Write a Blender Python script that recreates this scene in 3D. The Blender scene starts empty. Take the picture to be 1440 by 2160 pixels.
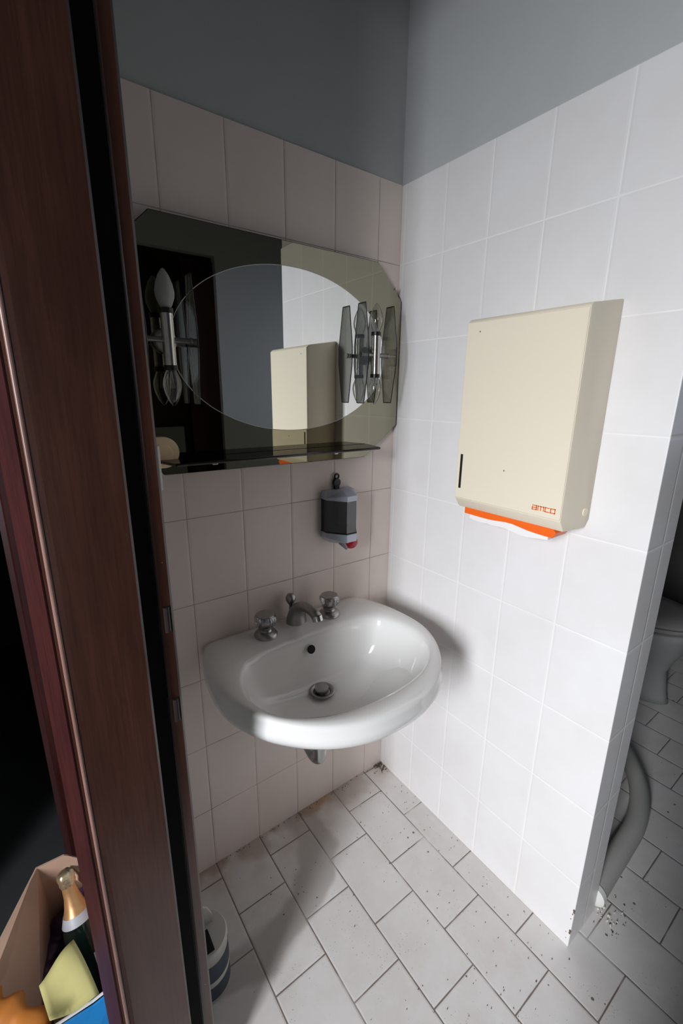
import bpy, bmesh, math, random
from mathutils import Vector, Matrix
random.seed(4)
PI = math.pi
col = bpy.context.scene.collection

# ------------------------------------------------------------------ helpers
def link(name, bm, mat=None, parent=None, smooth=False, angle=None):
    bmesh.ops.recalc_face_normals(bm, faces=bm.faces[:])
    me = bpy.data.meshes.new(name)
    bm.to_mesh(me); bm.free()
    o = bpy.data.objects.new(name, me); col.objects.link(o)
    if mat: me.materials.append(mat)
    if parent: o.parent = parent
    if smooth:
        for p in me.polygons: p.use_smooth = True
        if angle:
            me.set_sharp_from_angle(angle=math.radians(angle))
    return o

def tag(o, label=None, cat=None, group=None, kind=None):
    if label: o['label'] = label
    if cat: o['category'] = cat
    if group: o['group'] = group
    if kind: o['kind'] = kind
    return o

def empty(name, loc=(0, 0, 0), rz=0):
    o = bpy.data.objects.new(name, None); col.objects.link(o)
    o.location = loc; o.rotation_euler = (0, 0, rz); o.empty_display_size = .05
    return o

def box(bm, a, b):
    (x0, y0, z0), (x1, y1, z1) = a, b
    v = [bm.verts.new(p) for p in ((x0, y0, z0), (x1, y0, z0), (x1, y1, z0), (x0, y1, z0),
                                   (x0, y0, z1), (x1, y0, z1), (x1, y1, z1), (x0, y1, z1))]
    for f in ((0, 1, 2, 3), (4, 5, 6, 7), (0, 1, 5, 4), (1, 2, 6, 5), (2, 3, 7, 6), (3, 0, 4, 7)):
        bm.faces.new([v[i] for i in f])
    return bm

def nb(): return bmesh.new()

def bevel(bm, w, seg=2, ang=30):
    bmesh.ops.recalc_face_normals(bm, faces=bm.faces[:])
    es = [e for e in bm.edges if len(e.link_faces) == 2 and e.calc_face_angle(0) > math.radians(ang)]
    bmesh.ops.bevel(bm, geom=es, offset=w, segments=seg, affect='EDGES', profile=.5, clamp_overlap=True)
    return bm

def prism(bm, pts, d, axis='z', base=0.0):
    """polygon pts in the two other axes, extruded from base to base+d along axis"""
    def P(p, t):
        if axis == 'z': return (p[0], p[1], t)
        if axis == 'y': return (p[0], t, p[1])
        return (t, p[0], p[1])
    a = [bm.verts.new(P(p, base)) for p in pts]
    b = [bm.verts.new(P(p, base + d)) for p in pts]
    bm.faces.new(a); bm.faces.new(b[::-1])
    n = len(pts)
    for i in range(n): bm.faces.new((a[i], a[(i+1) % n], b[(i+1) % n], b[i]))
    return bm

def loft(bm, loops, cap0=True, cap1=True):
    rings = [[bm.verts.new(p) for p in L] for L in loops]
    n = len(rings[0])
    for r, s in zip(rings, rings[1:]):
        for i in range(n): bm.faces.new((r[i], r[(i+1) % n], s[(i+1) % n], s[i]))
    if cap0: bm.faces.new(rings[0])
    if cap1: bm.faces.new(rings[-1][::-1])
    return rings

def lathe(bm, prof, c=(0, 0, 0), n=32, lobes=0, amp=0, cap0=True, cap1=True):
    L = []
    for r, z in prof:
        L.append([(c[0] + r*(1 + amp*math.cos(lobes*2*PI*i/n))*math.cos(2*PI*i/n),
                   c[1] + r*(1 + amp*math.cos(lobes*2*PI*i/n))*math.sin(2*PI*i/n), c[2] + z) for i in range(n)])
    loft(bm, L, cap0, cap1)
    return bm

def tube(bm, pts, rad, n=16, cap=True, flat=None):
    pts = [Vector(p) for p in pts]
    rads = rad if isinstance(rad, (list, tuple)) else [rad]*len(pts)
    up = Vector((0, 0, 1)); L = []; prev = None
    for i, p in enumerate(pts):
        t = (pts[min(i+1, len(pts)-1)] - pts[max(i-1, 0)]).normalized()
        if prev is None:
            a = t.cross(up)
            if a.length < 1e-3: a = t.cross(Vector((1, 0, 0)))
        else:
            a = prev - t*prev.dot(t)
        a.normalize(); b = t.cross(a).normalized(); prev = a
        fx, fy = (1, 1) if flat is None else flat
        L.append([p + a*rads[i]*fx*math.cos(2*PI*k/n) + b*rads[i]*fy*math.sin(2*PI*k/n) for k in range(n)])
    loft(bm, L, cap, cap)
    return bm

def spline(P, m=8, closed=False):
    P = [Vector(p) for p in P]; n = len(P); out = []
    rng = range(n) if closed else range(n-1)
    for i in rng:
        g = (lambda k: P[k % n]) if closed else (lambda k: P[min(max(k, 0), n-1)])
        a, b, c, d = g(i-1), g(i), g(i+1), g(i+2)
        for k in range(m):
            t = k/m
            out.append(.5*((2*b) + (c-a)*t + (2*a-5*b+4*c-d)*t*t + (3*b-a-3*c+d)*t**3))
    if not closed: out.append(P[-1])
    return out

# ------------------------------------------------------------------ materials
class N:
    def __init__(s, name):
        s.m = bpy.data.materials.new(name); s.m.use_nodes = True
        s.t = s.m.node_tree; s.n = s.t.nodes; s.l = s.t.links
        s.b = s.n['Principled BSDF']; s.out = s.n['Material Output']
        s.tc = s.n.new('ShaderNodeTexCoord')
    def setp(s, **k):
        for a, v in k.items():
            key = {'rough': 'Roughness', 'metal': 'Metallic', 'color': 'Base Color', 'spec': 'Specular IOR Level',
                   'coat': 'Coat Weight', 'coatr': 'Coat Roughness', 'trans': 'Transmission Weight', 'ior': 'IOR', 'sss': 'Subsurface Weight'}[a]
            i = s.b.inputs[key]
            if hasattr(v, 'is_output'): s.l.new(v, i)
            else: i.default_value = (*v, 1) if key == 'Base Color' else v
    def math(s, op, a, b=None, c=None, clamp=False):
        n = s.n.new('ShaderNodeMath'); n.operation = op; n.use_clamp = clamp
        for i, v in enumerate((a, b, c)):
            if v is None: continue
            if hasattr(v, 'is_output'): s.l.new(v, n.inputs[i])
            else: n.inputs[i].default_value = v
        return n.outputs[0]
    def noise(s, scale, detail=3, rough=.5, vec=None, stretch=None, w=0):
        v = vec or s.tc.outputs['Object']
        if stretch:
            mp = s.n.new('ShaderNodeMapping'); mp.inputs['Scale'].default_value = stretch
            s.l.new(v, mp.inputs['Vector']); v = mp.outputs[0]
        n = s.n.new('ShaderNodeTexNoise'); n.inputs['Scale'].default_value = scale
        n.inputs['Detail'].default_value = detail; n.inputs['Roughness'].default_value = rough
        s.l.new(v, n.inputs['Vector']); return n.outputs['Fac']
    def ramp(s, f, stops):
        r = s.n.new('ShaderNodeValToRGB'); e = r.color_ramp.elements
        for i, (p, c) in enumerate(stops):
            if i > 1: e.new(p)
            e[i].position = p
            e[i].color = (*c, 1) if hasattr(c, '__len__') else (c, c, c, 1)
        s.l.new(f, r.inputs[0]); return r.outputs[0]
    def mix(s, f, a, b, mode='MIX'):
        m = s.n.new('ShaderNodeMix'); m.data_type = 'RGBA'; m.blend_type = mode
        for i, v in ((0, f), (6, a), (7, b)):
            if hasattr(v, 'is_output'): s.l.new(v, m.inputs[i])
            else: m.inputs[i].default_value = (*v, 1) if hasattr(v, '__len__') else v
        return m.outputs[2]
    def bump(s, h, strength=.3, dist=.002):
        b = s.n.new('ShaderNodeBump'); b.inputs['Strength'].default_value = strength; b.inputs['Distance'].default_value = dist
        s.l.new(h, b.inputs['Height']); s.l.new(b.outputs[0], s.b.inputs['Normal'])
    def xyz(s):
        n = s.n.new('ShaderNodeSeparateXYZ'); s.l.new(s.tc.outputs['Object'], n.inputs[0]); return n.outputs
    def near(s, c, pts):
        """distance of coordinate c to the nearest of pts"""
        r = None
        for p in pts:
            d = s.math('ABSOLUTE', s.math('SUBTRACT', c, p))
            r = d if r is None else s.math('MINIMUM', r, d)
        return r
    def step(s, d, w, soft=.4):
        """1 inside |d|<w falling to 0"""
        mr = s.n.new('ShaderNodeMapRange'); mr.interpolation_type = 'SMOOTHSTEP'
        mr.inputs['From Min'].default_value = w*(1-soft); mr.inputs['From Max'].default_value = w*(1+soft)
        mr.inputs['To Min'].default_value = 1; mr.inputs['To Max'].default_value = 0
        s.l.new(d, mr.inputs['Value']); return mr.outputs[0]

def simple(name, color, rough=.5, metal=0, spec=.5, var=.06, scale=30, coat=0, bump=0):
    k = N(name); f = k.noise(scale, 4)
    c = k.mix(f, tuple(x*(1-var) for x in color), tuple(min(1, x*(1+var)) for x in color))
    k.setp(color=c, rough=rough, metal=metal, spec=spec, coat=coat)
    if bump: k.bump(f, bump, .001)
    return k.m

ROWS = [0.0] + [.2*i + d for i, d in enumerate([0, -.0073, -.0023, -.0046, .0015, .0108, .0175, .0204, .0157, 0]) if i]
ACOL = [-(.0795 + .1325*i) for i in range(-20, 0)]
ACOL = [.0569 + .1325*k for k in range(0, 17)] + [-.0756, -.2107, -.3453, -.478, -.6126, -.745]
BCOL = [-.0154, -.1495, -.2753, -.4066, -.5412]

def tile_mat(name, xs, ys, zs, base=(.80, .70, .645), grout=(.26, .205, .18), gw=.0009):
    k = N(name); X, Y, Z = k.xyz()[0:3]
    d = k.near(Z, zs[1:-1])
    if xs: d = k.math('MINIMUM', d, k.near(X, xs))
    if ys: d = k.math('MINIMUM', d, k.near(Y, ys))
    g = k.step(d, gw, .5)
    edge = k.step(d, .0035, .7)
    # faint marbled glaze of the tiles and grime in the joints
    n1 = k.noise(6, 5, .6); n2 = k.noise(55, 3)
    c = k.mix(k.ramp(n1, [(.35, 0), (.7, 1)]), base, tuple(x*y for x, y in zip(base, (.94, .925, .91))))
    dirt = k.math('MULTIPLY', g, k.ramp(k.noise(9, 3), [(.3, .35), (.65, 1.0)]))
    c = k.mix(dirt, c, grout)
    k.setp(color=c, rough=k.math('ADD', k.math('MULTIPLY', g, .4), .32), spec=.45)
    h = k.math('SUBTRACT', k.math('MULTIPLY', n2, .04), k.math('MULTIPLY', edge, 1.0))
    h = k.math('ADD', h, k.math('MULTIPLY', n1, .5))
    k.bump(h, .35, .0012)
    return k.m

M = {}
M['tileA'] = tile_mat('glazed_wall_tile', ACOL, None, ROWS)
M['tileB'] = tile_mat('glazed_partition_tile', [.0727], BCOL, ROWS, base=(.76, .742, .735), grout=(.85, .83, .80), gw=.0012)

def paint_mat(name, a, b):
    k = N(name)
    n = k.noise(2.3, 5, .6); f = k.noise(180, 2)
    c = k.mix(k.ramp(n, [(.3, 0), (.72, 1)]), a, b)
    k.setp(color=c, rough=.75, spec=.25); k.bump(f, .15, .0006)
    return k.m
M['paint'] = paint_mat('grey_wall_paint', (.42, .43, .43), (.48, .49, .49))
M['ceil'] = paint_mat('ceiling_paint', (.60, .60, .59), (.66, .66, .65))
M['wallgrey'] = paint_mat('room_wall_paint', (.24, .24, .235), (.28, .28, .27))
M['darkpaint'] = paint_mat('brown_grey_paint', (.10, .095, .09), (.13, .12, .11))
M['frontpaint'] = paint_mat('pale_grey_paint', (.80, .80, .78), (.84, .84, .82))
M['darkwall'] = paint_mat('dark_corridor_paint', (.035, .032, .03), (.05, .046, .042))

def floor_mat():
    k = N('floor_tile'); X, Y, Z = k.xyz()[0:3]
    # columns follow the wall tiles, running bond with a small drift
    u = k.math('DIVIDE', k.math('ADD', X, .6126), .1335)
    n = k.math('FLOOR', u)
    fu = k.math('SUBTRACT', u, n)
    dl = k.math('MULTIPLY', k.math('MINIMUM', fu, k.math('SUBTRACT', 1.0, fu)), .1335)
    par = k.math('ABSOLUTE', k.math('SUBTRACT', n, k.math('MULTIPLY', 2, k.math('FLOOR', k.math('DIVIDE', n, 2)))))
    off = k.math('SUBTRACT', k.math('ADD', .158, k.math('MULTIPLY', n, .0115)), k.math('MULTIPLY', par, .098))
    v = k.math('DIVIDE', k.math('SUBTRACT', k.math('MULTIPLY', Y, -1), off), .196)
    fv = k.math('FRACT', k.math('ADD', v, 20))
    dv = k.math('MULTIPLY', k.math('MINIMUM', fv, k.math('SUBTRACT', 1.0, fv)), .196)
    wob = k.math('MULTIPLY', k.math('SUBTRACT', k.noise(30, 2), .5), .0012)
    d = k.math('ADD', k.math('MINIMUM', dl, dv), wob)
    g = k.math('MULTIPLY', k.step(d, .0015, .45), k.ramp(k.noise(7, 3), [(.30, .25), (.45, 1)]))
    n1 = k.noise(5, 6, .65); n2 = k.noise(22, 5, .7)
    c = k.mix(k.ramp(n1, [(.32, 0), (.7, 1)]), (.60, .565, .53), (.70, .675, .655))
    # worn, chalky patches
    c = k.mix(k.math('MULTIPLY', k.ramp(n2, [(.5, 0), (.75, 1)]), .35), c, (.72, .73, .74))
    # brown stain creeping along the back wall
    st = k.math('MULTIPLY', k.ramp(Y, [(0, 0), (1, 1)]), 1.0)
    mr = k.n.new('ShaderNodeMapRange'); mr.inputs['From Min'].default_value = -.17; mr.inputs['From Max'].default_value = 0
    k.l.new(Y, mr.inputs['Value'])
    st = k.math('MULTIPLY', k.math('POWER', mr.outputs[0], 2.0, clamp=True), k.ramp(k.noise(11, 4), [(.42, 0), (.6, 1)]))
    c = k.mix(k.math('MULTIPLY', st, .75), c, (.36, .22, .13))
    # rusty blotches where water stood against the wall
    for (sx0, sy0, srx, sry, col_, amt) in ((-.30, -.008, .085, .030, (.36, .20, .10), .75), (-.505, -.020, .060, .045, (.34, .24, .18), .6), (-.16, -.03, .09, .05, (.38, .30, .26), .5), (-.62, .0, .05, .03, (.30, .17, .13), .6)):
        ex = k.math('DIVIDE', k.math('SUBTRACT', X, sx0), srx); ey = k.math('DIVIDE', k.math('SUBTRACT', Y, sy0), sry)
        er = k.math('SQRT', k.math('ADD', k.math('MULTIPLY', ex, ex), k.math('MULTIPLY', ey, ey)))
        er = k.math('ADD', er, k.math('MULTIPLY', k.math('SUBTRACT', k.noise(26, 4), .5), 1.1))
        c = k.mix(k.math('MULTIPLY', k.step(er, .8, .5), amt), c, col_)
    # dusty zone: darker band beside a cleaner, rounded patch
    cx = k.math('DIVIDE', k.math('ADD', X, .60), .21); cy = k.math('DIVIDE', k.math('ADD', Y, .06), .165)
    rr = k.math('SQRT', k.math('ADD', k.math('MULTIPLY', cx, cx), k.math('MULTIPLY', cy, cy)))
    rr = k.math('ADD', rr, k.math('MULTIPLY', k.math('SUBTRACT', k.noise(8, 2), .5), .5))
    ringin = k.step(k.math('ABSOLUTE', k.math('SUBTRACT', rr, 1.22)), .24, .25)
    dust = k.math('MULTIPLY', ringin, .55)
    c = k.mix(dust, c, (.30, .265, .24))
    # grout, crumbs and specks
    c = k.mix(g, c, (.17, .135, .115))
    vo = k.n.new('ShaderNodeTexVoronoi'); vo.inputs['Scale'].default_value = 42; vo.inputs['Randomness'].default_value = 1
    k.l.new(k.tc.outputs['Object'], vo.inputs['Vector'])
    sep = k.n.new('ShaderNodeSeparateColor'); k.l.new(vo.outputs['Color'], sep.inputs[0])
    wall = k.n.new('ShaderNodeMapRange'); wall.inputs['From Min'].default_value = -.55; wall.inputs['From Max'].default_value = 0
    wall.inputs['To Min'].default_value = .05; wall.inputs['To Max'].default_value = .16; k.l.new(X, wall.inputs['Value'])
    crumb = k.math('LESS_THAN', vo.outputs['Distance'], k.math('MULTIPLY', sep.outputs[0], wall.outputs[0]))
    crumb = k.math('MULTIPLY', crumb, k.math('GREATER_THAN', sep.outputs[1], .62))
    c = k.mix(k.math('MULTIPLY', crumb, .85), c, (.09, .055, .045))
    vo2 = k.n.new('ShaderNodeTexVoronoi'); vo2.inputs['Scale'].default_value = 150
    k.l.new(k.tc.outputs['Object'], vo2.inputs['Vector'])
    s2 = k.math('MULTIPLY', k.math('LESS_THAN', vo2.outputs['Distance'], .13), k.ramp(k.noise(7, 4, .7), [(.5, 0), (.6, .85)]))
    c = k.mix(s2, c, (.24, .18, .16))
    k.setp(color=c, rough=k.math('ADD', k.math('MULTIPLY', n2, .2), .33), spec=.45)
    k.bump(k.math('SUBTRACT', k.math('MULTIPLY', n2, .15), k.step(d, .003, .8)), .4, .0015)
    return k.m
M['floor'] = floor_mat()
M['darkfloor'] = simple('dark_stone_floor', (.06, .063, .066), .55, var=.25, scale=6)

def wood(name, a, b, rough=.32, coat=.25, scale=9, bstr=.12):
    k = N(name)
    g = k.noise(scale, 6, .6, stretch=(5, 5, .45))
    f = k.noise(scale*5, 4, .6, stretch=(9, 9, .35))
    blot = k.noise(3.2, 3, .5, stretch=(2, 2, 1))
    c = k.mix(k.ramp(g, [(.3, 0), (.7, 1)]), a, b)
    c = k.mix(k.math('MULTIPLY', k.ramp(f, [(.45, 0), (.62, 1)]), .35), c, tuple(x*.45 for x in a))
    c = k.mix(k.math('MULTIPLY', k.ramp(blot, [(.5, 0), (.7, 1)]), .5), c, tuple(x*.6 for x in a))
    # pale nicks
    vo = k.n.new('ShaderNodeTexVoronoi'); vo.inputs['Scale'].default_value = 38
    k.l.new(k.tc.outputs['Object'], vo.inputs['Vector'])
    sp = k.n.new('ShaderNodeSeparateColor'); k.l.new(vo.outputs['Color'], sp.inputs[0])
    nick = k.math('MULTIPLY', k.math('LESS_THAN', vo.outputs['Distance'], .035), k.math('GREATER_THAN', sp.outputs[0], .8))
    c = k.mix(k.math('MULTIPLY', nick, .6), c, (.45, .36, .30))
    k.setp(color=c, rough=rough, coat=coat, coatr=.25, spec=.4); k.bump(f, bstr, .0008)
    return k.m
M['wood'] = wood('dark_mahogany_wood', (.030, .010, .006), (.052, .019, .012))
M['woodred'] = wood('reddish_mahogany_wood', (.035, .007, .007), (.06, .014, .012), rough=.4)
M['glintwood'] = wood('pale_edge_highlight', (.20, .10, .08), (.30, .18, .15), rough=.3)  # paler wood colour for the painted highlight on the post edge
M['wooddark'] = wood('nearly_black_wood', (.015, .008, .006), (.03, .012, .009))

M['ceramic'] = simple('white_vitreous_china', (.76, .745, .72), .10, spec=.55, var=.015, scale=8, coat=.4)
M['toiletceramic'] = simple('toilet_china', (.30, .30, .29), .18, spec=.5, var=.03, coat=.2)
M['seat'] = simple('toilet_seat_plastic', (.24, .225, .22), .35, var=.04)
M['black'] = simple('black_plastic', (.008, .008, .009), .35)
M['recessshade'] = simple('painted_recess_shade', (.006, .005, .006), .8, spec=.2)  # black that paints the shade in the post's recess
M['void'] = simple('dark_hollow', (.004, .004, .004), .9)
M['whiteplastic'] = simple('white_plastic', (.72, .71, .67), .4, var=.03)
M['pvc'] = simple('grey_pvc', (.40, .39, .36), .5, var=.08, scale=12)
M['cardboard'] = simple('brown_cardboard', (.62, .40, .29), .85, var=.12, scale=25, bump=.1)
M['bluecard'] = simple('blue_printed_card', (.015, .22, .55), .45, var=.08)
M['cardedge'] = simple('pale_card_edge', (.62, .60, .60), .8)
M['gold'] = simple('copper_gold_foil', (.62, .34, .15), .38, metal=.55, var=.15, scale=60, bump=.3)
M['wire'] = simple('gilt_cap_foil', (.72, .55, .34), .3, metal=.8, var=.4, scale=160, bump=.8)
M['bottle'] = simple('dark_green_bottle_glass', (.006, .012, .009), .08, spec=.6)
M['label'] = simple('silver_grey_label', (.48, .47, .50), .45, var=.05)
M['labelprint'] = simple('label_ink', (.16, .15, .17), .5)
M['purple'] = simple('dark_purple_plastic', (.045, .02, .06), .3, var=.4, scale=12)
M['yellow'] = simple('yellow_paper', (.56, .50, .20), .8, var=.22, scale=12, bump=.1)
M['orangepaper'] = simple('orange_paper', (.60, .20, .03), .7, var=.3, scale=14)
M['cream'] = simple('cream_enamel', (.77, .69, .545), .38, var=.02, scale=4, spec=.35)
M['orange'] = simple('orange_plastic', (.85, .13, .01), .4, var=.05)
M['tissue'] = simple('white_paper_towel', (.80, .78, .76), .9, var=.03)
M['chrome'] = simple('worn_chrome', (.58, .56, .53), .22, metal=1, var=.1, scale=50)
M['steel'] = simple('dull_steel', (.36, .35, .34), .33, metal=1, var=.15, scale=60)
M['pipechrome'] = simple('drain_chrome', (.45, .46, .45), .25, metal=1, var=.1)
M['silver'] = simple('silver_grey_plastic', (.34, .34, .38), .35, metal=.3, var=.04)
M['silverlt'] = simple('pale_silver_plastic', (.50, .53, .62), .3, metal=.2, var=.03)
M['hingemetal'] = simple('dark_worn_hinge', (.05, .035, .035), .4, metal=.7, var=.3)
M['red'] = simple('red_plastic', (.42, .01, .015), .25, var=.05)
M['beige'] = simple('aged_beige_plastic', (.95, .72, .46), .5, var=.05)
M['plaster'] = simple('crumbled_plaster', (.70, .68, .62), .9, var=.2, scale=90, bump=.6)
M['debris'] = simple('dirt_crumbs', (.10, .075, .055), .9, var=.5, scale=200)
M['bucketwhite'] = simple('bucket_white', (.50, .49, .45), .4)
M['bucketlabel'] = simple('bucket_dark_label', (.035, .05, .075), .35, var=.2)
M['panelgrey'] = paint_mat('grey_panel_paint', (.30, .31, .28), (.34, .35, .32))

def glassy(name, tint, refl=.09, rough=.02):
    k = N(name); k.n.remove(k.b)
    tr = k.n.new('ShaderNodeBsdfTransparent'); tr.inputs[0].default_value = (*tint, 1)
    gl = k.n.new('ShaderNodeBsdfGlossy'); gl.inputs['Roughness'].default_value = rough; gl.inputs['Color'].default_value = (.9, .9, .9, 1)
    lw = k.n.new('ShaderNodeLayerWeight'); lw.inputs['Blend'].default_value = .25
    f = k.math('ADD', k.math('MULTIPLY', lw.outputs['Fresnel'], .7), refl, clamp=True)
    mx = k.n.new('ShaderNodeMixShader'); k.l.new(f, mx.inputs[0]); k.l.new(tr.outputs[0], mx.inputs[1]); k.l.new(gl.outputs[0], mx.inputs[2])
    k.l.new(mx.outputs[0], k.out.inputs['Surface'])
    return k.m
M['smokeglass'] = glassy('smoked_shade_glass', (.88, .88, .85), .05)
M['smokeplastic'] = glassy('smoked_reservoir_plastic', (.36, .38, .44), .10, .08)
M['bulb'] = glassy('clear_bulb_glass', (.93, .93, .90), .08)
M['bulbfrost'] = simple('frosted_bulb', (.34, .35, .32), .4)
M['acrylic'] = glassy('clear_acrylic', (.80, .80, .80), .22, .05)
M['shelfglass'] = glassy('dark_smoked_shelf_glass', (.10, .09, .08), .08)
M['glassedge'] = simple('dark_glass_edge', (.012, .010, .009), .15)
M['bevel'] = simple('cut_mirror_bevel', (.62, .64, .62), .2, metal=.5)

def mirror_mat(name, c, rough=.004):
    k = N(name); n = k.noise(3, 2)
    k.setp(color=k.mix(n, tuple(x*.98 for x in c), c), metal=1, rough=rough); return k.m
M['mirror'] = mirror_mat('silvered_mirror', (.86, .87, .85))
M['mirrortint'] = mirror_mat('bronze_tinted_mirror', (.30, .285, .215))

# ------------------------------------------------------------------ the room
def struct(name, bm, mat, parent=None, **k):
    o = link(name, bm, mat, parent, **k)
    if parent is None: tag(o, kind='structure')
    return o

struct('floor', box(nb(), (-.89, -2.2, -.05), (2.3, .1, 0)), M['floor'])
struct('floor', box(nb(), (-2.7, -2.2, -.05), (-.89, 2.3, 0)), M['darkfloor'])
struct('ceiling', box(nb(), (-2.7, -2.2, 2.7), (2.3, 2.3, 2.78)), M['ceil'])

# back wall (painted above the tiles)
w = struct('wall_back', box(nb(), (-.885, .004, 0), (2.3, .10, 2.7)), M['paint'])
struct('tile_cladding', box(nb(), (-.76, 0, 0), (2.3, .006, 1.8)), M['tileA'], w)
# partition with the towel dispenser
w = struct('wall_right', box(nb(), (.004, -.682, 0), (.127, .004, 2.7)), M['paint'])
bm = nb(); box(bm, (0, -.686, 0), (.131, .0, 1.8)); bevel(bm, .0018, 2)
struct('tile_cladding', bm, M['tileB'], w)
b_ = nb()
for (yy, zz, rr_) in ((-.6845, .118, .0035), (-.6848, .112, .0025), (-.683, .105, .002), (-.6845, .052, .0038), (-.684, .045, .003), (-.676, .040, .0012), (-.678, .022, .0012), (-.681, .088, .0015)):
    v_ = bmesh.ops.create_icosphere(b_, subdivisions=1, radius=rr_)['verts']
    bmesh.ops.transform(b_, matrix=Matrix.Translation((-.0002, yy, zz)) @ Matrix.Diagonal((.25, .8, 1.3, 1)), verts=v_)
o_ = struct('chipped_edge', b_, M['debris'], w); o_['kind'] = 'stuff'
# side wall of the recess, behind the door post
struct('wall_left', box(nb(), (-.885, -.385, 0), (-.755, .10, 2.7)), M['paint'])
# corridor on the left; side wall added to block window light
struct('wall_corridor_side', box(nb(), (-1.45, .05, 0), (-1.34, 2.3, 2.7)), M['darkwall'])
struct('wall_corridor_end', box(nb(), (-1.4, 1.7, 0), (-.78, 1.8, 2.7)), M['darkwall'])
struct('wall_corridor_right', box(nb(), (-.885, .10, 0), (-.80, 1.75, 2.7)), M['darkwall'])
# wall behind the camera, with a dark doorway seen in the mirror
bm = nb(); YO = -2.12
box(bm, (-2.7, YO-.1, 0), (-.42, YO, 2.7)); box(bm, (.31, YO-.1, 0), (2.3, YO, 2.7)); box(bm, (-.42, YO-.1, 2.13), (.31, YO, 2.7))
struct('wall_front', bm, M['frontpaint'])
struct('wall_low', box(nb(), (-.42, YO-.03, 0), (.03, YO-.0, 1.06)), M['panelgrey'])
struct('door_1', box(nb(), (-.42, YO-.09, 0), (.37, YO-.06, 2.13)), M['wooddark'])
bm = nb(); box(bm, (.10, YO-.055, .0), (.31, YO-.04, 2.10)); bevel(bm, .003)
d1 = struct('door_2', bm, M['woodred'])
bm = nb()
box(bm, (2.2, -1.2, 0), (2.3, .1, 2.7)); box(bm, (2.2, -2.2, 0), (2.3, -1.7, 2.7)); box(bm, (2.2, -1.7, 0), (2.3, -1.2, 1.0)); box(bm, (2.2, -1.7, 2.0), (2.3, -1.2, 2.7))
struct('wall_far_right', bm, M['darkpaint'])
# window wall at the far left
WX, WY, WZ = -2.6, -1.42, 1.42
wy0, wy1, wz0, wz1 = WY-.24, WY+.24, .80, 2.0
bm = nb()
box(bm, (WX-.12, -2.2, 0), (WX, wy0, 2.7)); box(bm, (WX-.12, wy1, 0), (WX, 2.3, 2.7))
box(bm, (WX-.12, wy0, 0), (WX, wy1, wz0)); box(bm, (WX-.12, wy0, wz1), (WX, wy1, 2.7))
struct('wall_window_side', bm, M['wallgrey'])
bm = nb()
for a, b in (((wy0, wz0), (wy0+.03, wz1)), ((wy1-.03, wz0), (wy1, wz1)), ((wy0, wz0), (wy1, wz0+.03)), ((wy0, wz1-.03), (wy1, wz1))):
    box(bm, (WX-.09, a[0], a[1]), (WX-.05, b[0], b[1]))
struct('window_1', bm, M['whiteplastic'])

# wall with the doorway the picture is taken from; near end added to cut the daylight
bm = nb(); box(bm, (-.885, -2.15, 0), (-.757, -1.01, 2.7)); box(bm, (-.885, -1.01, 2.04), (-.757, -.385, 2.7))
struct('wall_doorway', bm, M['wallgrey'])
# near door post (profile standing on the floor)
prof = [(-.909, -.383), (-.904, -.392), (-.893, -.412), (-.889, -.4185), (-.884, -.4205), (-.878, -.421),
        (-.802, -.421), (-.799, -.4185), (-.799, -.397), (-.776, -.397), (-.776, -.402), (-.773, -.4035), (-.761, -.4035), (-.758, -.401),
        (-.756, -.385), (-.909, -.370)]
post = struct('door_3', prism(nb(), prof, 2.7, 'z', 0), M['wood'])
b = nb(); prism(b, [(-.9105, -.386), (-.8945, -.4145), (-.8925, -.4135), (-.9085, -.384)], 2.7, 'z', 0)
link('edge_casing', b, M['woodred'], post)
b = nb(); box(b, (-.7985, -.4005, 0), (-.7775, -.3965, 2.7))  # black strip painting the shade inside the recess
link('recess_shade_strip', b, M['recessshade'], post)
b = nb(); tube(b, [(-.8868, -.4195, 0), (-.8868, -.4195, 2.7)], .0026, 10)  # thin pale tube painting the highlight along the post's rounded edge
link('arris_highlight', b, M['glintwood'], post, smooth=True, angle=60)
hinge = nb()
for z in (.855, .995):
    tube(hinge, [(-.768, -.406, z-.018), (-.768, -.406, z+.018)], .004, 10)
    box(hinge, (-.784, -.400, z-.02), (-.770, -.3965, z+.02))
h = link('hinge', hinge, M['hingemetal'], post)
# far door post
prof = [(-.885, .17), (-.935, .17), (-.9385, .175), (-.9385, .205), (-.950, .21), (-.950, .26), (-.885, .26)]
struct('door_4', prism(nb(), prof, 2.6, 'z', 0), M['woodred'])

# ------------------------------------------------------------------ mirror
mir = empty('wall_mirror', (-.35, 0, 1.36))
mir_pts = [(-.700, 1.185), (-.655, 1.119), (-.122, 1.117), (-.010, 1.20), (-.008, 1.524), (-.090, 1.605), (-.640, 1.604), (-.700, 1.545)]
tag(mir, 'bronze-tinted octagonal wall mirror with a clear oval centre above the sink', 'mirror')
def kid(o, root):
    """keep the world placement while parenting to an Empty"""
    o.parent = root
    m = Matrix.LocRotScale(root.location, root.rotation_euler, None)
    o.matrix_parent_inverse = m.inverted()
    return o
g = nb(); prism(g, mir_pts, .005, 'y', -.020)
kid(link('tinted_glass', g, M['mirrortint']), mir)
ed = nb()
n = len(mir_pts)
for i in range(n):
    a, b = mir_pts[i], mir_pts[(i+1) % n]
    tube(ed, [(a[0], -.0178, a[1]), (b[0], -.0178, b[1])], .0016, 6)
kid(link('cut_edge', ed, M['glassedge']), mir)
bk = nb(); prism(bk, [(x*.94-.02, (z-1.36)*.92+1.36) for x, z in mir_pts], .013, 'y', -.0148)
kid(link('backing_board', bk, M['black']), mir)
ec = (-.343, 1.377); ea, eb = .279, .1785
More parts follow.
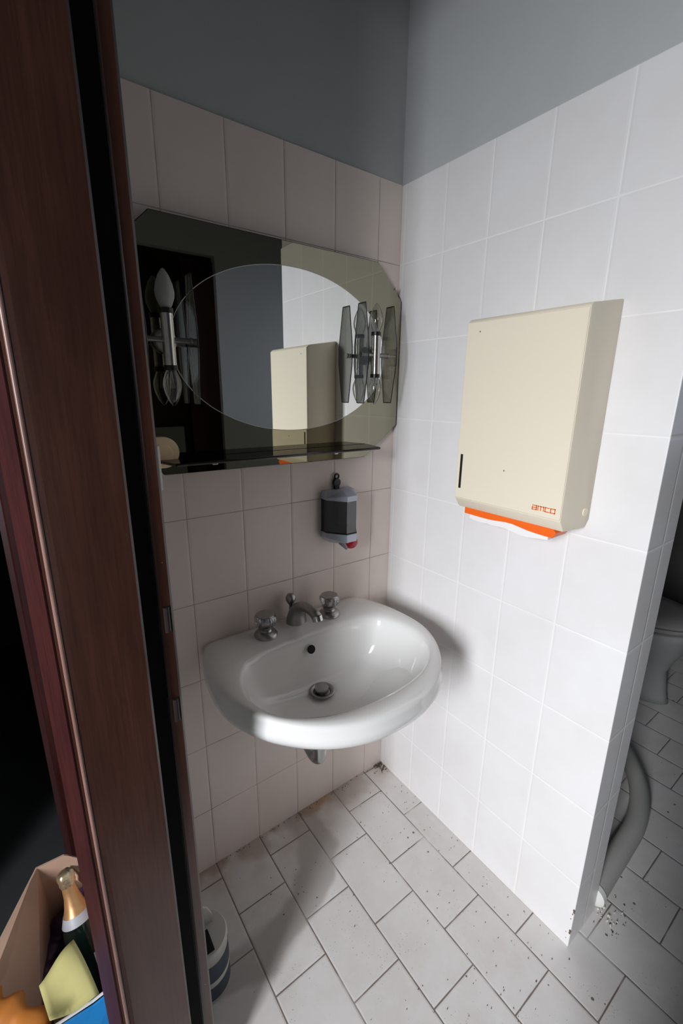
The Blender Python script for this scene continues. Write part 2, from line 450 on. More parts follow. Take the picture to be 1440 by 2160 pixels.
ov = nb(); prism(ov, [(ec[0]+ea*math.cos(2*PI*i/96), ec[1]+eb*math.sin(2*PI*i/96)) for i in range(96)], .0016, 'y', -.0218)
kid(link('oval_glass', ov, M['mirror']), mir)
rg = nb()
pts = [(ec[0]+ea*math.cos(2*PI*i/96), -.0212, ec[1]+eb*math.sin(2*PI*i/96)) for i in range(97)]
tube(rg, pts, .0009, 6, cap=False)
kid(link('oval_bevel', rg, M['bevel'], smooth=True), mir)
sc = nb()
tube(sc, [(-.030, -.0200, 1.552), (-.030, -.0230, 1.552)], .0035, 12)
kid(link('fixing_screw', sc, M['chrome'], smooth=True, angle=40), mir)

# smoked shelf under the mirror
sh = empty('glass_shelf', (-.39, 0, 1.146))
tag(sh, 'dark smoked glass shelf running along the bottom of the mirror', 'shelf')
s = nb(); prism(s, [(-.672, -.024), (-.118, -.024), (-.138, -.100), (-.652, -.100)], .006, 'z', 1.146)
kid(link('shelf_board', s, M['shelfglass']), sh)
s = nb()
for a, b in (((-.118, -.024), (-.138, -.100)), ((-.138, -.100), (-.652, -.100)), ((-.652, -.100), (-.672, -.024))):
    tube(s, [(a[0], a[1], 1.149), (b[0], b[1], 1.149)], .0031, 8)
kid(link('shelf_edge', s, M['glassedge']), sh)
for x in (-.555, -.235):
    c = nb(); box(c, (x-.006, -.045, 1.134), (x+.006, -.020, 1.146)); bevel(c, .002)
    kid(link('shelf_bracket', c, M['chrome']), sh)

# ------------------------------------------------------------------ sconces on the mirror
def sconce(x, label, frosted):
    z0 = 1.380
    r = empty('wall_sconce', (x, -.02, z0))
    tag(r, label, 'wall lamp', 'candle sconces on the mirror')
    b = nb(); lathe(b, [(.0, 0), (.018, 0), (.0215, .003), (.023, .008), (.021, .014), (.014, .020), (.0, .022)], n=24, cap0=False, cap1=False)
    bmesh.ops.transform(b, matrix=Matrix.Translation((x, -.0215, z0)) @ Matrix.Rotation(PI/2, 4, 'X'), verts=b.verts)
    kid(link('mount', b, M['steel'], smooth=True), r)
    arm = nb(); tube(arm, [(x, -.03, z0), (x, -.062, z0)], .006, 12); tube(arm, [(x-.041, -.052, z0), (x+.041, -.052, z0)], .0055, 10)
    for sx in (-1, 1):
        tube(arm, [(x+sx*.041, -.052, z0), (x+sx*.046, -.052, z0)], .0065, 12)
    kid(link('bracket', arm, M['steel'], smooth=True, angle=40), r)
    t = nb(); tube(t, [(x, -.055, z0-.048), (x, -.055, z0+.048)], .0115, 20)
    kid(link('candle_tube', t, M['chrome'], smooth=True, angle=40), r)
    for s_ in (1, -1):
        c = nb(); tube(c, [(x, -.055, z0+s_*.046), (x, -.055, z0+s_*.055)], .0125, 20)
        kid(link('bulb_collar', c, M['black'], smooth=True, angle=40), r)
        bl = nb(); pf = [(.008, 0), (.012, .008), (.0165, .020), (.0175, .030), (.0150, .044), (.0095, .058), (.0035, .067), (.0006, .069)]
        lathe(bl, [(a, s_*h_) for a, h_ in pf], c=(x, -.055, z0+s_*.053), n=24)
        bo = kid(link('candle_bulb', bl, M['bulbfrost'] if (frosted and s_ > 0) else M['bulb'], smooth=True, angle=60), r)
        if not (frosted and s_ > 0):
            fl = nb()
            for q in range(5):
                a = q*2*PI/5
                tube(fl, [(x+.001*math.cos(a), -.055+.001*math.sin(a), z0+s_*.056), (x+.005*math.cos(a), -.055+.005*math.sin(a), z0+s_*.088)], .0004, 5)
            f = link('filament', fl, M['steel']); f.parent = bo
    for s_ in (-1, 1):
        gx = x + s_*.046
        hexa = [(-.040, z0+.118), (-.068, z0+.118), (-.084, z0+.02), (-.084, z0-.02), (-.068, z0-.118), (-.040, z0-.118), (-.026, z0-.02), (-.026, z0+.02)]
        p = nb(); prism(p, hexa, .0032, 'x', gx-.0016)
        go = kid(link('glass_panel', p, M['smokeglass']), r)
        e = nb()
        for i in range(len(hexa)):
            a, b_ = hexa[i], hexa[(i+1) % len(hexa)]
            tube(e, [(gx, a[0], a[1]), (gx, b_[0], b_[1])], .0011, 5)
        eo = link('panel_edge', e, M['glassedge']); eo.parent = go
    return r
sconce(-.122, 'candle sconce with two smoked glass panels on the right end of the mirror', False)
sconce(-.634, 'candle sconce with two smoked glass panels on the left end of the mirror', True)

# beige fitting at the left edge of the mirror
ro = empty('socket_cover', (-.662, 0, 1.166))
tag(ro, 'round-ended beige plastic cover at the lower left corner of the mirror', 'cover')
def dshape(r, k=20, left=.040):
    p = [(-.657 + r*math.cos(a), 1.166 + r*math.sin(a)) for a in [(-PI/2 + PI*i/k) for i in range(k+1)]]
    return p + [(-.657-left, 1.166+r), (-.657-left, 1.166-r)]
b = nb(); prism(b, dshape(.0315), .012, 'y', -.036); bevel(b, .003, 2, 50)
kid(link('cover_plate', b, M['beige'], smooth=True, angle=35), ro)
b = nb(); prism(b, [(-.660+.0205*math.cos(2*PI*i/40), 1.163+.0205*math.sin(2*PI*i/40)) for i in range(40)], .003, 'y', -.0385); bevel(b, .0012, 2, 50)
kid(link('round_cap', b, M['beige'], smooth=True, angle=35), ro)
b = nb(); box(b, (-.757, -.225, 1.128), (-.711, -.155, 1.203)); bevel(b, .003, 2)
tag(link('switch_box', b, M['whiteplastic']), 'white plastic switch box seen edge-on beside the dark door post', 'switch')

# ------------------------------------------------------------------ sink
sk = empty('wall_sink', (-.366, 0, .70))
tag(sk, 'white ceramic wall-hung sink with a broad rounded rim below the mirror', 'sink')
XC = -.366
half = [(0, -.463), (.07, -.456), (.135, -.430), (.190, -.388), (.238, -.328), (.270, -.255), (.276, -.180), (.268, -.105), (.252, -.045), (.238, -.015), (.222, -.0015)]
top = [(.12, -.0012), (0, -.0012)]
rh = half + top
outer = rh + [(-x, y) for x, y in rh[-2:0:-1]]
ih = [(0, -.401), (.09, -.393), (.155, -.368), (.202, -.328), (.224, -.275), (.223, -.215), (.203, -.160), (.170, -.134), (.10, -.122), (0, -.118)]
inner = ih + [(-x, y) for x, y in ih[-2:0:-1]]
def radial(poly, c, n=120):
    d = spline([(x, y, 0) for x, y in poly], 10, True)
    A = sorted(((math.atan2(p.y-c[1], p.x-c[0]) % (2*PI)), math.hypot(p.x-c[0], p.y-c[1])) for p in d)
    A = [(A[-1][0]-2*PI, A[-1][1])] + A + [(A[0][0]+2*PI, A[0][1])]
    out = []; j = 0
    for i in range(n):
        t = 2*PI*i/n
        while A[j+1][0] < t: j += 1
        f = (t-A[j][0])/max(1e-9, A[j+1][0]-A[j][0])
        r = A[j][1]*(1-f)+A[j+1][1]*f
        out.append((c[0]+r*math.cos(t), c[1]+r*math.sin(t)))
    return out
cc = (0, -.235)
O_ = [(x, min(y, -.0012)) for x, y in radial(outer, cc)]; I_ = radial(inner, cc)
def Lz(P, z): return [(XC+x, y, z) for x, y in P]
def scl(P, s, sy=None, c=(0, 0)): 
    sy = s if sy is None else sy
    return [(c[0]+(x-c[0])*s, c[1]+(y-c[1])*sy) for x, y in P]
def lerp(f): return [(a[0]*(1-f)+b[0]*f, a[1]*(1-f)+b[1]*f) for a, b in zip(O_, I_)]
D = (0.0, -.172)
loops = [Lz(scl(O_, .16), .540), Lz(scl(O_, .42, .42), .545), Lz(scl(O_, .60, .56), .562), Lz(scl(O_, .74, .70), .588), Lz(scl(O_, .85, .82), .612),
         Lz(scl(O_, .925, .905), .630), Lz(scl(O_, .965, .955), .641), Lz(scl(O_, .990, .985), .654), Lz(O_, .668), Lz(scl(O_, .997, .998), .678), Lz(scl(O_, .985, .988), .690),
         Lz([(x, min(y, -.002)) for x, y in scl(lerp(.10), .99, 1)], .6985), Lz(lerp(.28), .7025), Lz(lerp(.5), .7030), Lz(lerp(.75), .7005), Lz(lerp(.92), .6965), Lz(I_, .690),
         Lz(scl(I_, .975, c=D), .678), Lz(scl(I_, .945, c=D), .655), Lz(scl(I_, .90, c=D), .625), Lz(scl(I_, .83, c=D), .598), Lz(scl(I_, .72, c=D), .578),
         Lz(scl(I_, .55, c=D), .566), Lz(scl(I_, .35, c=D), .560), Lz(scl(I_, .12, c=D), .556)]
b = nb(); loft(b, loops)
so = kid(link('basin', b, M['ceramic'], smooth=True), sk)
b = nb(); lathe(b, [(.0, .0), (.0108, 0), (.0108, .003), (.0, .003)], n=24, cap0=False, cap1=False)
bmesh.ops.transform(b, matrix=Matrix.Translation((XC-.004, -.1275, .660)) @ Matrix.Rotation(math.radians(72), 4, 'X'), verts=b.verts)
kid(link('overflow_hole', b, M['void']), sk)
dr = nb(); lathe(dr, [(.0, .556), (.026, .556), (.031, .5585), (.0315, .5620), (.029, .5632), (.0215, .560), (.020, .5565), (.0, .5565)], c=(XC, -.172, 0), n=36, cap0=False, cap1=False)
bmesh.ops.translate(dr, vec=(0, 0, .0045), verts=dr.verts)
dro = kid(link('drain_ring', dr, M['steel'], smooth=True, angle=50), sk)
pl = nb(); lathe(pl, [(.0, .557), (.0170, .557), (.0182, .567), (.0172, .5705), (.0, .572)], c=(XC-.001, -.171, 0), n=30, cap0=False, cap1=False)
bmesh.ops.translate(pl, vec=(0, 0, .0045), verts=pl.verts)
kid(link('drain_plug', pl, M['steel'], smooth=True, angle=50), sk)
for nm, (x, y) in (('l', (-.462, -.064)), ('r', (-.272, -.066))):
    tp = empty('tap_handle', (x, y, .70)); kid(tp, sk); tp.scale = (1.14, 1.14, 1.08)
    b = nb(); lathe(b, [(.0, .700), (.0255, .700), (.0255, .706), (.022, .711), (.014, .714), (.0125, .718), (.0150, .721), (.0150, .7245), (.011, .7255), (.0, .7255)], c=(0, 0, 0), n=32, cap0=False, cap1=False)
    bmesh.ops.translate(b, vec=(0, 0, -.70), verts=b.verts)
    o = link('tap_base', b, M['steel'], smooth=True, angle=45); o.parent = tp
    b = nb(); lathe(b, [(.0145, .024), (.0200, .029), (.0232, .037), (.0235, .045), (.0205, .0525)], n=64, lobes=8, amp=.07)
    o = link('tap_knob', b, M['acrylic'], smooth=True, angle=60); o.parent = tp
    b = nb(); lathe(b, [(.0, .024), (.009, .024), (.0095, .046), (.0180, .0515), (.0200, .0530), (.0195, .0548), (.0, .0555)], n=32, cap0=False, cap1=False)
    o = link('tap_cap', b, M['steel'], smooth=True, angle=50); o.parent = tp
# spout: swan body swept toward the bowl
sp = nb()
path = [(XC, -.050, .700), (XC, -.051, .714), (XC, -.055, .730), (XC, -.064, .745), (XC, -.079, .757), (XC, -.098, .7635), (XC, -.116, .7655), (XC, -.133, .7645), (XC, -.144, .762), (XC, -.150, .758)]
rads = [.0275, .0255, .0225, .0190, .0160, .0138, .0125, .0122, .0125, .0128]
tube(sp, spline(path, 4), [rads[min(int(i/4), 9)]*(1-(i % 4)/4) + rads[min(int(i/4)+1, 9)]*((i % 4)/4) for i in range(37)], 24, flat=(1.05, .9))
spo = kid(link('spout', sp, M['steel'], smooth=True, angle=60), sk)
b = nb(); tube(b, [(XC, -.149, .762), (XC, -.154, .750)], .0132, 24)
kid(link('aerator', b, M['chrome'], smooth=True, angle=45), sk)
b = nb(); lathe(b, [(.0, .700), (.005, .700), (.0048, .742), (.0085, .746), (.0132, .755), (.0136, .763), (.0095, .7715), (.0, .7745)], c=(XC-.002, -.026, 0), n=24, cap0=False, cap1=False)
kid(link('plug_lift_rod', b, M['steel'], smooth=True, angle=60), sk)
# drain trap
tr = empty('drain_trap', (-.39, -.19, .5))
tag(tr, 'short chrome drain trap bending back under the sink', 'pipe')
b = nb(); tube(b, [(-.386, -.190, .535), (-.386, -.190, .428)], .0155, 20)
kid(link('tail_pipe', b, M['pipechrome'], smooth=True, angle=45), tr)
b = nb(); tube(b, [(-.386, -.190, .434), (-.386, -.190, .420)], .0205, 24)
kid(link('collar', b, M['pipechrome'], smooth=True, angle=45), tr)
b = nb(); tube(b, spline([(-.386, -.190, .425), (-.386, -.189, .396), (-.387, -.183, .383), (-.388, -.166, .380), (-.390, -.140, .396), (-.391, -.120, .412), (-.392, -.108, .425)], 5), .0175, 20)
kid(link('bend', b, M['pipechrome'], smooth=True, angle=60), tr)
b = nb(); tube(b, [(-.391, -.118, .414), (-.392, -.108, .428)], .0215, 24)
kid(link('collar', b, M['pipechrome'], smooth=True, angle=45), tr)
b = nb(); tube(b, spline([(-.392, -.110, .424), (-.392, -.100, .455), (-.392, -.080, .472), (-.392, -.050, .478), (-.392, .001, .478)], 5), .015, 20)
kid(link('wall_pipe', b, M['pipechrome'], smooth=True, angle=60), tr)

# ------------------------------------------------------------------ soap dispenser
sd = empty('soap_dispenser', (-.206, 0, .96))
tag(sd, 'smoky plastic soap dispenser with a red push button on the wall under the mirror', 'soap dispenser')
sx = -.206
def plan(s=1.0, dep=1.0, back=-.002): return [(sx-.050*s, back), (sx-.050*s, -.030*dep), (sx-.016*s, -.077*dep), (sx+.016*s, -.077*dep), (sx+.050*s, -.030*dep), (sx+.050*s, back)]
b = nb(); prism(b, plan(.97, .97), .090, 'z', .922); 
kid(link('reservoir', b, M['smokeplastic']), sd)
b = nb()
lo = plan(); hi = [(sx-.046, -.002), (sx-.046, -.026), (sx-.015, -.052), (sx+.015, -.052), (sx+.046, -.026), (sx+.046, -.002)]
r0 = [(x, y, 1.012) for x, y in lo]; r1 = [(x, y, z) for (x, y), z in zip(lo, (1.022, 1.018, 1.026, 1.026, 1.018, 1.022))]
r2 = [(x, y, z) for (x, y), z in zip(hi, (1.034, 1.031, 1.039, 1.039, 1.031, 1.034))]
loft(b, [r0, r1, r2])
kid(link('top_cap', b, M['silverlt']), sd)
b = nb()
r0 = [(x, y, .923) for x, y in lo]; r1 = [(x, y, z) for (x, y), z in zip(lo, (.905, .908, .900, .900, .908, .905))]
r2 = [(sx+(x-sx)*.6, y*.62, .888) for x, y in lo]
loft(b, [r2, r1, r0])
kid(link('bottom_cap', b, M['silverlt']), sd)
b = nb()
box(b, (sx-.040, -.020, .925), (sx+.040, -.004, 1.010)); box(b, (sx-.022, -.045, .940), (sx+.012, -.015, 1.008))
kid(link('inner_pump', b, M['black']), sd)
b = nb(); prism(b, [(x, y) for x, y in plan(1.004, 1.006)], .0022, 'z', .9215)
kid(link('seam_band', b, M['black']), sd)
b = nb(); tube(b, [(sx-.014, -.048, .896), (sx-.004, -.062, .876)], [.010, .0035], 12)
kid(link('nozzle', b, M['silver'], smooth=True, angle=50), sd)
b = nb(); bmesh.ops.create_uvsphere(b, u_segments=24, v_segments=14, radius=.0175)
bmesh.ops.transform(b, matrix=Matrix.Translation((sx+.015, -.056, .889)) @ Matrix.Diagonal((1.15, .75, .95, 1)), verts=b.verts)
kid(link('push_button', b, M['red'], smooth=True), sd)
b = nb()
tube(b, [(sx+.0065*math.cos(a), -.006, 1.068+.0065*math.sin(a)) for a in [2*PI*i/20 for i in range(21)]], .0024, 8, cap=False)
prism(b, [(sx+.0105*math.cos(2*PI*i/24), 1.051+.0115*math.sin(2*PI*i/24)) for i in range(24)], .008, 'y', -.010)
prism(b, [(sx-.0055, 1.022), (sx+.0055, 1.022), (sx+.0075, 1.046), (sx-.0075, 1.046)], .007, 'y', -.0095)
kid(link('hanging_key', b, M['black']), sd)

# ------------------------------------------------------------------ towel dispenser
td = empty('towel_dispenser', (0, -.455, 1.25))
tag(td, 'cream metal paper towel dispenser with an orange mouth on the right wall', 'towel dispenser')
FX = -.112
b = nb()
side = [(0.0, 1.450), (FX+.006, 1.4325), (FX, 1.4270), (FX, 1.0610), (FX+.016, 1.0390), (-.018, 1.0330), (0.0, 1.0480)]   # (x, z)
y0, y1 = -.5775, -.333
va = [b.verts.new((x, y0, z)) for x, z in side]; vb = [b.verts.new((x, y1, z)) for x, z in side]
b.faces.new(va); b.faces.new(vb[::-1])
for i in range(len(side)): b.faces.new((va[i], va[(i+1) % 7], vb[(i+1) % 7], vb[i]))
bevel(b, .0022, 2, 20)
body = kid(link('housing', b, M['cream'], smooth=True, angle=25), td)
b = nb(); box(b, (FX-.0022, y0+.001, 1.0630), (FX+.001, y1-.001, 1.4260)); bevel(b, .001, 1)
kid(link('front_cover', b, M['cream']), td)
b = nb()
P2 = []
for i in range(13):
    t = i/12; y = -.352 - .206*t
    zb = 1.0265 + .0055*math.exp(-((t-.55)/.16)**2) - .0045*t
    P2.append((y, zb))
pts = [(-.352, 1.040)] + P2 + [(-.565, 1.0335), (-.558, 1.040)]
prism(b, pts, .05, 'x', FX+.015)
kid(link('orange_mouth', b, M['orange']), td)
b = nb()
pts = [(-.362, 1.036)] + [(-.362-.185*i/12, 1.0150 - .0030*math.sin(i*.9) - .004*(i > 3)) for i in range(13)] + [(-.547, 1.036)]
prism(b, pts, .022, 'x', FX+.022)
kid(link('paper_towel', b, M['tissue']), td)
b = nb(); box(b, (FX-.0033, -.3485, 1.0850), (FX-.0015, -.3425, 1.1600)); bevel(b, .0006, 1)
kid(link('level_slot', b, M['void']), td)
b = nb(); tube(b, [(-.024, y0-.002, 1.067), (-.024, y0+.002, 1.067)], .0085, 24)
kid(link('side_lock', b, M['cream'], smooth=True, angle=40), td)
for yy, zz in ((-.366, 1.407), (-.452, 1.1385)):
    b = nb(); box(b, (FX-.0030, yy-.0008, zz-.0015), (FX-.0018, yy+.0008, zz+.0015))
    kid(link('chipped_spot', b, M['debris']), td)
# lettering 'amco' in squared strokes
b = nb()
def seg(u0, v0, u1, v1, yb):   # u runs toward -y (left to right in view), v up
    t = .0008
    box(b, (FX-.0030, yb-u1-t, 1.0748+v0-t), (FX-.0018, yb-u0+t, 1.0748+v1+t))
L_ = .0078; W_ = .0082; yb = -.5215
for ch in 'amco':
    if ch == 'a': S = [(0, L_, W_, L_), (W_, 0, W_, L_), (0, 0, W_, 0), (0, 0, 0, L_*.5), (0, L_*.5, W_, L_*.5)]; wd = W_
    elif ch == 'm': S = [(0, 0, 0, L_), (0, L_, W_*1.35, L_), (W_*.675, 0, W_*.675, L_), (W_*1.35, 0, W_*1.35, L_)]; wd = W_*1.35
    elif ch == 'c': S = [(0, 0, 0, L_), (0, L_, W_*.9, L_), (0, 0, W_*.9, 0)]; wd = W_*.9
    else: S = [(0, 0, 0, L_), (W_, 0, W_, L_), (0, 0, W_, 0), (0, L_, W_, L_)]; wd = W_
    for s_ in S: seg(*s_, yb)
    yb -= wd + .0032
kid(link('brand_lettering', b, M['orange']), td)

# ------------------------------------------------------------------ wipes tub behind the post
bk = empty('wipes_tub', (-.722, -.237, 0))
tag(bk, 'white plastic tub with dark label and raised lid on the floor tiles', 'tub')
cx, cy = -.722, -.237
b = nb(); lathe(b, [(.0, .001), (.046, .001), (.0495, .006), (.0495, .052), (.0505, .055), (.0505, .060), (.0495, .063), (.0488, .128), (.050, .130), (.050, .137), (.047, .143), (.0, .145)], c=(cx, cy, 0), n=48, cap0=False, cap1=False)
kid(link('tub_body', b, M['bucketwhite'], smooth=True, angle=35), bk)
for z0, z1 in ((.012, .050), (.066, .112)):
    b = nb(); lathe(b, [(.0500, z0), (.0503, z0), (.0498, z1), (.0495, z1)], c=(cx, cy, 0), n=48, cap0=False, cap1=False)
    kid(link('dark_label', b, M['bucketlabel'], smooth=True, angle=35), bk)
b = nb(); box(b, (cx-.012, cy-.042, .1435), (cx+.010, cy+.004, .1462)); bevel(b, .004, 2)
kid(link('lid_opening', b, M['void']), bk)
b = nb(); prism(b, [(cx-.014, .144), (cx+.026, .144), (cx+.025, .168), (cx+.015, .194), (cx+.003, .204), (cx-.012, .180)], .004, 'y', cy+.012); bevel(b, .001, 1)
kid(link('lid_flap', b, M['bucketwhite']), bk)

# ------------------------------------------------------------------ carton with bottle
bx = empty('cardboard_box', (-.99, -.12, 0))
tag(bx, 'open brown cardboard box with a blue front panel left of the door post', 'box')
def slab(P, t=.004):
    """four corners in space -> slab of thickness t"""
    P = [Vector(p) for p in P]; n = (P[1]-P[0]).cross(P[2]-P[0]).normalized()*t
    b = nb(); a = [b.verts.new(p) for p in P]; c = [b.verts.new(p+n) for p in P]; k = len(P)
    b.faces.new(a); b.faces.new(c[::-1])
    for i in range(k): b.faces.new((a[i], a[(i+1) % k], c[(i+1) % k], c[i]))
    return b
kid(link('bottom_panel', slab([(-1.045, -.285, .004), (-.895, -.285, .004), (-.895, .03, .004), (-1.0, .03, .004)]), M['cardboard']), bx)
kid(link('left_panel', slab([(-1.04, -.285, .0), (-.985, .035, .0), (-.999, .040, .250), (-1.066, -.085, .250), (-1.125, -.285, .250)]), M['cardboard']), bx)
kid(link('back_panel', slab([(-.985, .035, 0), (-.893, .035, 0), (-.893, .030, .200), (-.938, .034, .248), (-.945, .036, .252), (-.999, .040, .250)]), M['cardboard']), bx)
kid(link('corner_flap', slab([(-.942, .020, .205), (-.890, -.06, .205), (-.889, -.085, .242), (-.905, -.030, .256), (-.936, -.003, .254)], .003), M['cardboard']), bx)
kid(link('right_panel', slab([(-.893, .035, 0), (-.893, -.285, 0), (-.891, -.287, .225), (-.891, .03, .205)], .003), M['cardboard']), bx)
kid(link('front_panel', slab([(-1.045, -.286, 0), (-.893, -.286, 0), (-.8885, -.290, .250), (-.930, -.286, .238), (-1.0, -.281, .236), (-1.125, -.285, .250)]), M['bluecard']), bx)
b = nb(); tube(b, [(-.8885, -.286, .2515), (-.930, -.282, .2395), (-1.0, -.278, .2375), (-1.125, -.282, .2515)], .0026, 6)
kid(link('panel_edge', b, M['cardedge']), bx)
b = nb(); pts = spline([(-1.03, -.20, .05), (-1.015, -.10, .10), (-.99, -.03, .09), (-.955, .0, .12), (-.925, -.01, .15), (-.905, -.05, .16)], 6)
tube(b, pts, [.024+.006*math.sin(i*1.3) for i in range(len(pts))], 12, flat=(1, .7))
tag(link('plastic_wrap', b, M['purple'], smooth=True), 'crumpled dark purple plastic wrap around the bottle in the box', 'plastic wrap')
# bottle
bo = empty('wine_bottle', (-.917, -.140, .018)); bo.scale = (.86, .86, .86)
ax = (Vector((-.947, -.031, .262)) - Vector((-.917, -.140, .008))).normalized()
rot = Vector((0, 0, 1)).rotation_difference(ax)
bo.rotation_mode = 'QUATERNION'; bo.rotation_quaternion = rot
tag(bo, 'dark sparkling wine bottle with copper foil neck standing in the cardboard box', 'bottle')
def bpart(name, prof, mat, ang=40, **k):
    b = nb(); lathe(b, prof, n=40, cap0=False, cap1=False, **k)
    o = link(name, b, mat, smooth=True, angle=ang); o.parent = bo; return o
bpart('bottle_glass', [(.0, .002), (.036, .0), (.042, .006), (.0425, .16), (.039, .190), (.030, .218), (.022, .238), (.0165, .262), (.0145, .30), (.0, .30)], M['bottle'], 60)
bpart('neck_foil', [(.0288, .2255), (.0225, .241), (.0172, .264), (.0152, .290), (.0165, .296), (.0, .297)], M['gold'], 60)
bpart('cork_cap', [(.0160, .292), (.0178, .298), (.0172, .304), (.0188, .312), (.0180, .322), (.012, .328), (.0, .329)], M['wire'], 60, lobes=6, amp=.05)
bpart('collar_band', [(.0362, .205), (.0372, .205), (.0296, .2258), (.0286, .2255)], M['label'])
b = nb()
th = [math.radians(a) for a in range(-75, -8, 6)]
for (z0, z1, m_) in ((.055, .130, 'label'),):
    rings = [[(.0431*math.cos(t), .0431*math.sin(t), z) for t in th] for z in (z0, z1)]
    v = [[b.verts.new(p) for p in r] for r in rings]
    for i in range(len(th)-1): b.faces.new((v[0][i], v[0][i+1], v[1][i+1], v[1][i]))
o = link('rear_label', b, M['label'], smooth=True); o.parent = bo
# papers
b = nb()
U = [Vector((-.946, -.175, .262)), Vector((-1.004, -.214, .262)), Vector((-.991, -.285, .262)), Vector((-.919, -.278, .235))]
n_ = 8; gv = []
for i in range(n_+1):
    row = []
    for j in range(n_+1):
        s_, t_ = i/n_, j/n_
        p = U[0]*(1-s_)*(1-t_) + U[1]*s_*(1-t_) + U[2]*s_*t_ + U[3]*(1-s_)*t_
        p = p + Vector((0, 0, .010*math.sin(PI*t_)*math.cos(2.2*s_) + .006*math.sin(5*s_+2*t_)))
        row.append(b.verts.new(p))
    gv.append(row)
for i in range(n_):
    for j in range(n_): b.faces.new((gv[i][j], gv[i+1][j], gv[i+1][j+1], gv[i][j+1]))
yp = link('yellow_paper', b, M['yellow'], smooth=True)
m_ = yp.modifiers.new('th', 'SOLIDIFY'); m_.thickness = .0012
tag(yp, 'crumpled yellow paper sheet leaning against the bottle in the box', 'paper')
b = nb(); pts = spline([(-1.09, -.165, .23), (-1.062, -.195, .235), (-1.035, -.225, .232), (-1.005, -.268, .222)], 5)
tube(b, pts, [.016+.006*math.sin(i*1.1) for i in range(len(pts))], 10, flat=(1.3, .7))
tag(link('orange_paper', b, M['orangepaper'], smooth=True), 'crumpled orange paper in the near left corner of the box', 'paper')

# ------------------------------------------------------------------ far side of the partition
b = nb(); pts = spline([(.150, -.672, .030), (.222, -.668, .030), (.336, -.663, .030), (.45, -.655, .030), (.555, -.628, .030), (.647, -.582, .030), (.742, -.505, .030), (.80, -.42, .030)], 8)
tube(b, pts, .028, 24)
hp = empty('drain_hose', (.15, -.67, 0))
tag(hp, 'thick grey drain hose curving over the dark floor behind the tiled partition', 'hose')
kid(link('hose_body', b, M['pvc'], smooth=True, angle=60), hp)
b = nb(); tube(b, [(.158, -.672, .030), (.143, -.673, .030), (.138, -.673, .030)], [.0292, .0285, .018], 24)
kid(link('white_end_cap', b, M['whiteplastic'], smooth=True, angle=40), hp)

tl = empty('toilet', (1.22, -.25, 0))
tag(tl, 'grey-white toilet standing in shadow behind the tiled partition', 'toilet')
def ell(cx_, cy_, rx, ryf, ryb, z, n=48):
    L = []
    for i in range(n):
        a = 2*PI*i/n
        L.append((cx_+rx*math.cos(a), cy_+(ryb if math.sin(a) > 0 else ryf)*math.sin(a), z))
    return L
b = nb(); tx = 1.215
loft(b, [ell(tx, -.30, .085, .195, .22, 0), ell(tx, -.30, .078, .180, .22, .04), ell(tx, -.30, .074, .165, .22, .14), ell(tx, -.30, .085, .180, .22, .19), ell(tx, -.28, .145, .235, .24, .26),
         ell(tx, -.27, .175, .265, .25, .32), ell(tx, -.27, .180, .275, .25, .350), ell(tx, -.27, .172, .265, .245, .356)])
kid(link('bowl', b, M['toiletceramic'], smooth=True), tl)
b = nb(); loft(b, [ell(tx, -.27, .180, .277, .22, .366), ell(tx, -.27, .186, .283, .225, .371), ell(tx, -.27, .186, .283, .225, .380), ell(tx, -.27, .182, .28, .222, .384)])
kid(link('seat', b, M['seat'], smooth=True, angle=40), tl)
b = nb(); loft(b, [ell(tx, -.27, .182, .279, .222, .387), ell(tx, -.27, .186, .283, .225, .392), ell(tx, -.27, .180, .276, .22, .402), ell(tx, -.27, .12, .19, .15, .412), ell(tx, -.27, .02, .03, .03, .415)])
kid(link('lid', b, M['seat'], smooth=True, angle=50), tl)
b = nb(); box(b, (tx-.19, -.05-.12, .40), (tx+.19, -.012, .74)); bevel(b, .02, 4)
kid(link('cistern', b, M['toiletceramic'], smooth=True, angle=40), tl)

# crumbled plaster at the foot of the partition and dirt in the corners
b = nb()
def crumb(x, y, z, r):
    v = bmesh.ops.create_icosphere(b, subdivisions=1, radius=r)['verts']
    R_ = Matrix.Rotation(random.random()*6, 4, random.choice('XYZ'))
    bmesh.ops.transform(b, matrix=Matrix.Translation((x, y, z)) @ R_ @ Matrix.Diagonal((random.uniform(.7, 1.6), random.uniform(.6, 1), random.uniform(.3, .6), 1)), verts=v)
for i in range(26): crumb(random.uniform(.128, .185), random.uniform(-.735, -.688), .002, random.uniform(.0012, .005))
tag(link('plaster_crumbs', b, M['plaster']), 'pale plaster crumbs at the foot of the tiled partition end', 'rubble', kind='stuff')
b = nb()
for i in range(60):
    t = random.random()
    crumb(-.002-abs(random.gauss(0, .016)), -.004-abs(random.gauss(0, .016)), .0015, random.uniform(.001, .004))
for i in range(90): crumb(random.uniform(-.6, -.01), -.002-abs(random.gauss(0, .008)), .001, random.uniform(.0006, .002))
for i in range(40): crumb(random.uniform(.10, .22), random.uniform(-.75, -.66), .001, random.uniform(.0008, .0028))
for i in range(150): crumb(-abs(random.gauss(0, .20)), random.uniform(-.72, -.01), .0008, random.uniform(.0006, .0018))
for i in range(14): crumb(random.gauss(-.48, .05), random.gauss(-.20, .03), .0008, random.uniform(.0008, .002))
tag(link('floor_dirt', b, M['debris']), 'dark dirt crumbs scattered over the floor tiles under the sink', 'dirt', kind='stuff')

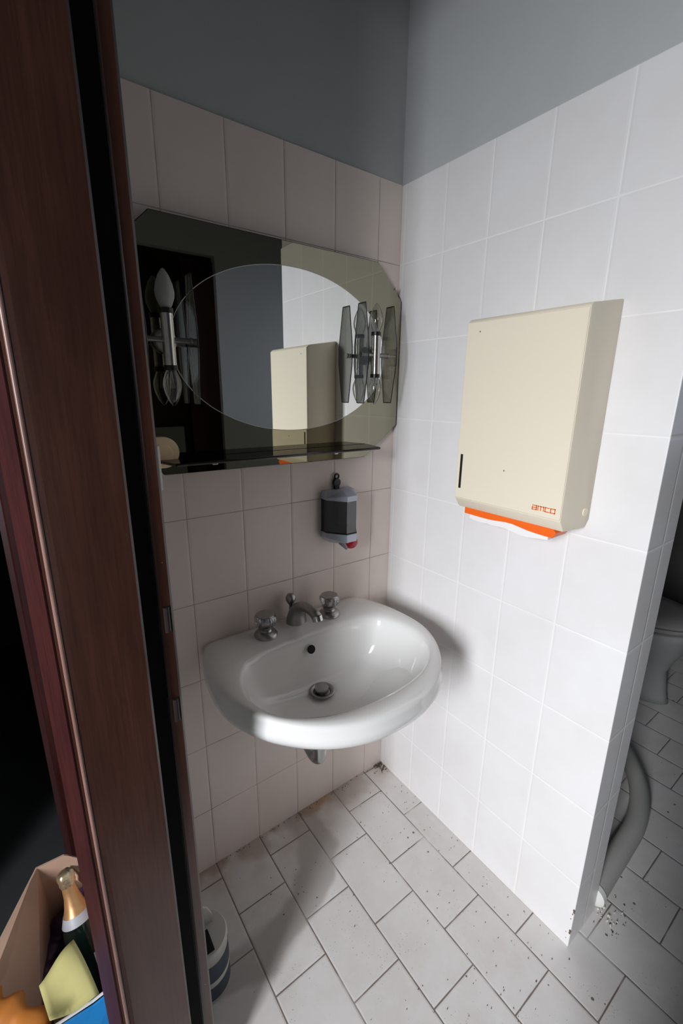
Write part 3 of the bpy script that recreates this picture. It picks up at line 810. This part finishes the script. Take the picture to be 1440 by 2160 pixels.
# ------------------------------------------------------------------ light
def area(name, loc, tgt, sx_, sy_, power, color):
    l = bpy.data.lights.new(name, 'AREA'); l.shape = 'RECTANGLE'; l.size = sx_; l.size_y = sy_; l.energy = power; l.color = color; l.spread = math.radians(90)
    o = bpy.data.objects.new(name, l); col.objects.link(o); o.location = loc
    o.rotation_euler = (Vector(tgt)-Vector(loc)).to_track_quat('-Z', 'Y').to_euler(); return o
area('window_daylight', (WX-.10, WY, (wz0+wz1)/2), (WX+1, WY+.30, (wz0+wz1)/2-.46), .46, wz1-wz0-.04, 19, (.92, .95, 1.0))
area('mirror_wall_fill', (2.26, -1.45, 1.5), (.45, -2.12, 1.1), .46, .96, .9, (.78, .88, 1.0)).data.spread = math.radians(80)  # added unseen fill light, brightens the front wall in the mirror
wd = bpy.data.worlds.new('world'); bpy.context.scene.world = wd; wd.use_nodes = True
wd.node_tree.nodes['Background'].inputs[0].default_value = (.6, .75, 1, 1); wd.node_tree.nodes['Background'].inputs[1].default_value = .5

# ------------------------------------------------------------------ camera
R = [[0.80651, -0.59114, 0.00922], [-0.14676, -0.21528, -0.96546], [0.57271, 0.77731, -0.26038]]
cam = bpy.data.cameras.new('camera'); co = bpy.data.objects.new('camera', cam); col.objects.link(co)
X = Vector(R[0]).normalized(); F = Vector(R[2]); F = (F - X*F.dot(X)).normalized(); Yd = F.cross(X)
if Yd.dot(Vector(R[1])) < 0: Yd = -Yd
co.matrix_world = Matrix(((X.x, -Yd.x, -F.x, -.8943), (X.y, -Yd.y, -F.y, -.9634), (X.z, -Yd.z, -F.z, 1.2855), (0, 0, 0, 1)))
cam.sensor_fit = 'HORIZONTAL'; cam.sensor_width = 36; cam.lens = 928.736/1440*36; cam.clip_start = .01
sc_ = bpy.context.scene; sc_.camera = co
sc_.view_settings.view_transform = 'Standard'; sc_.view_settings.look = 'None'
sc_.view_settings.exposure = 0.68; sc_.view_settings.gamma = 1; sc_.view_settings.use_curve_mapping = False
sc_.cycles.max_bounces = 16; sc_.cycles.diffuse_bounces = 8; sc_.cycles.transparent_max_bounces = 24
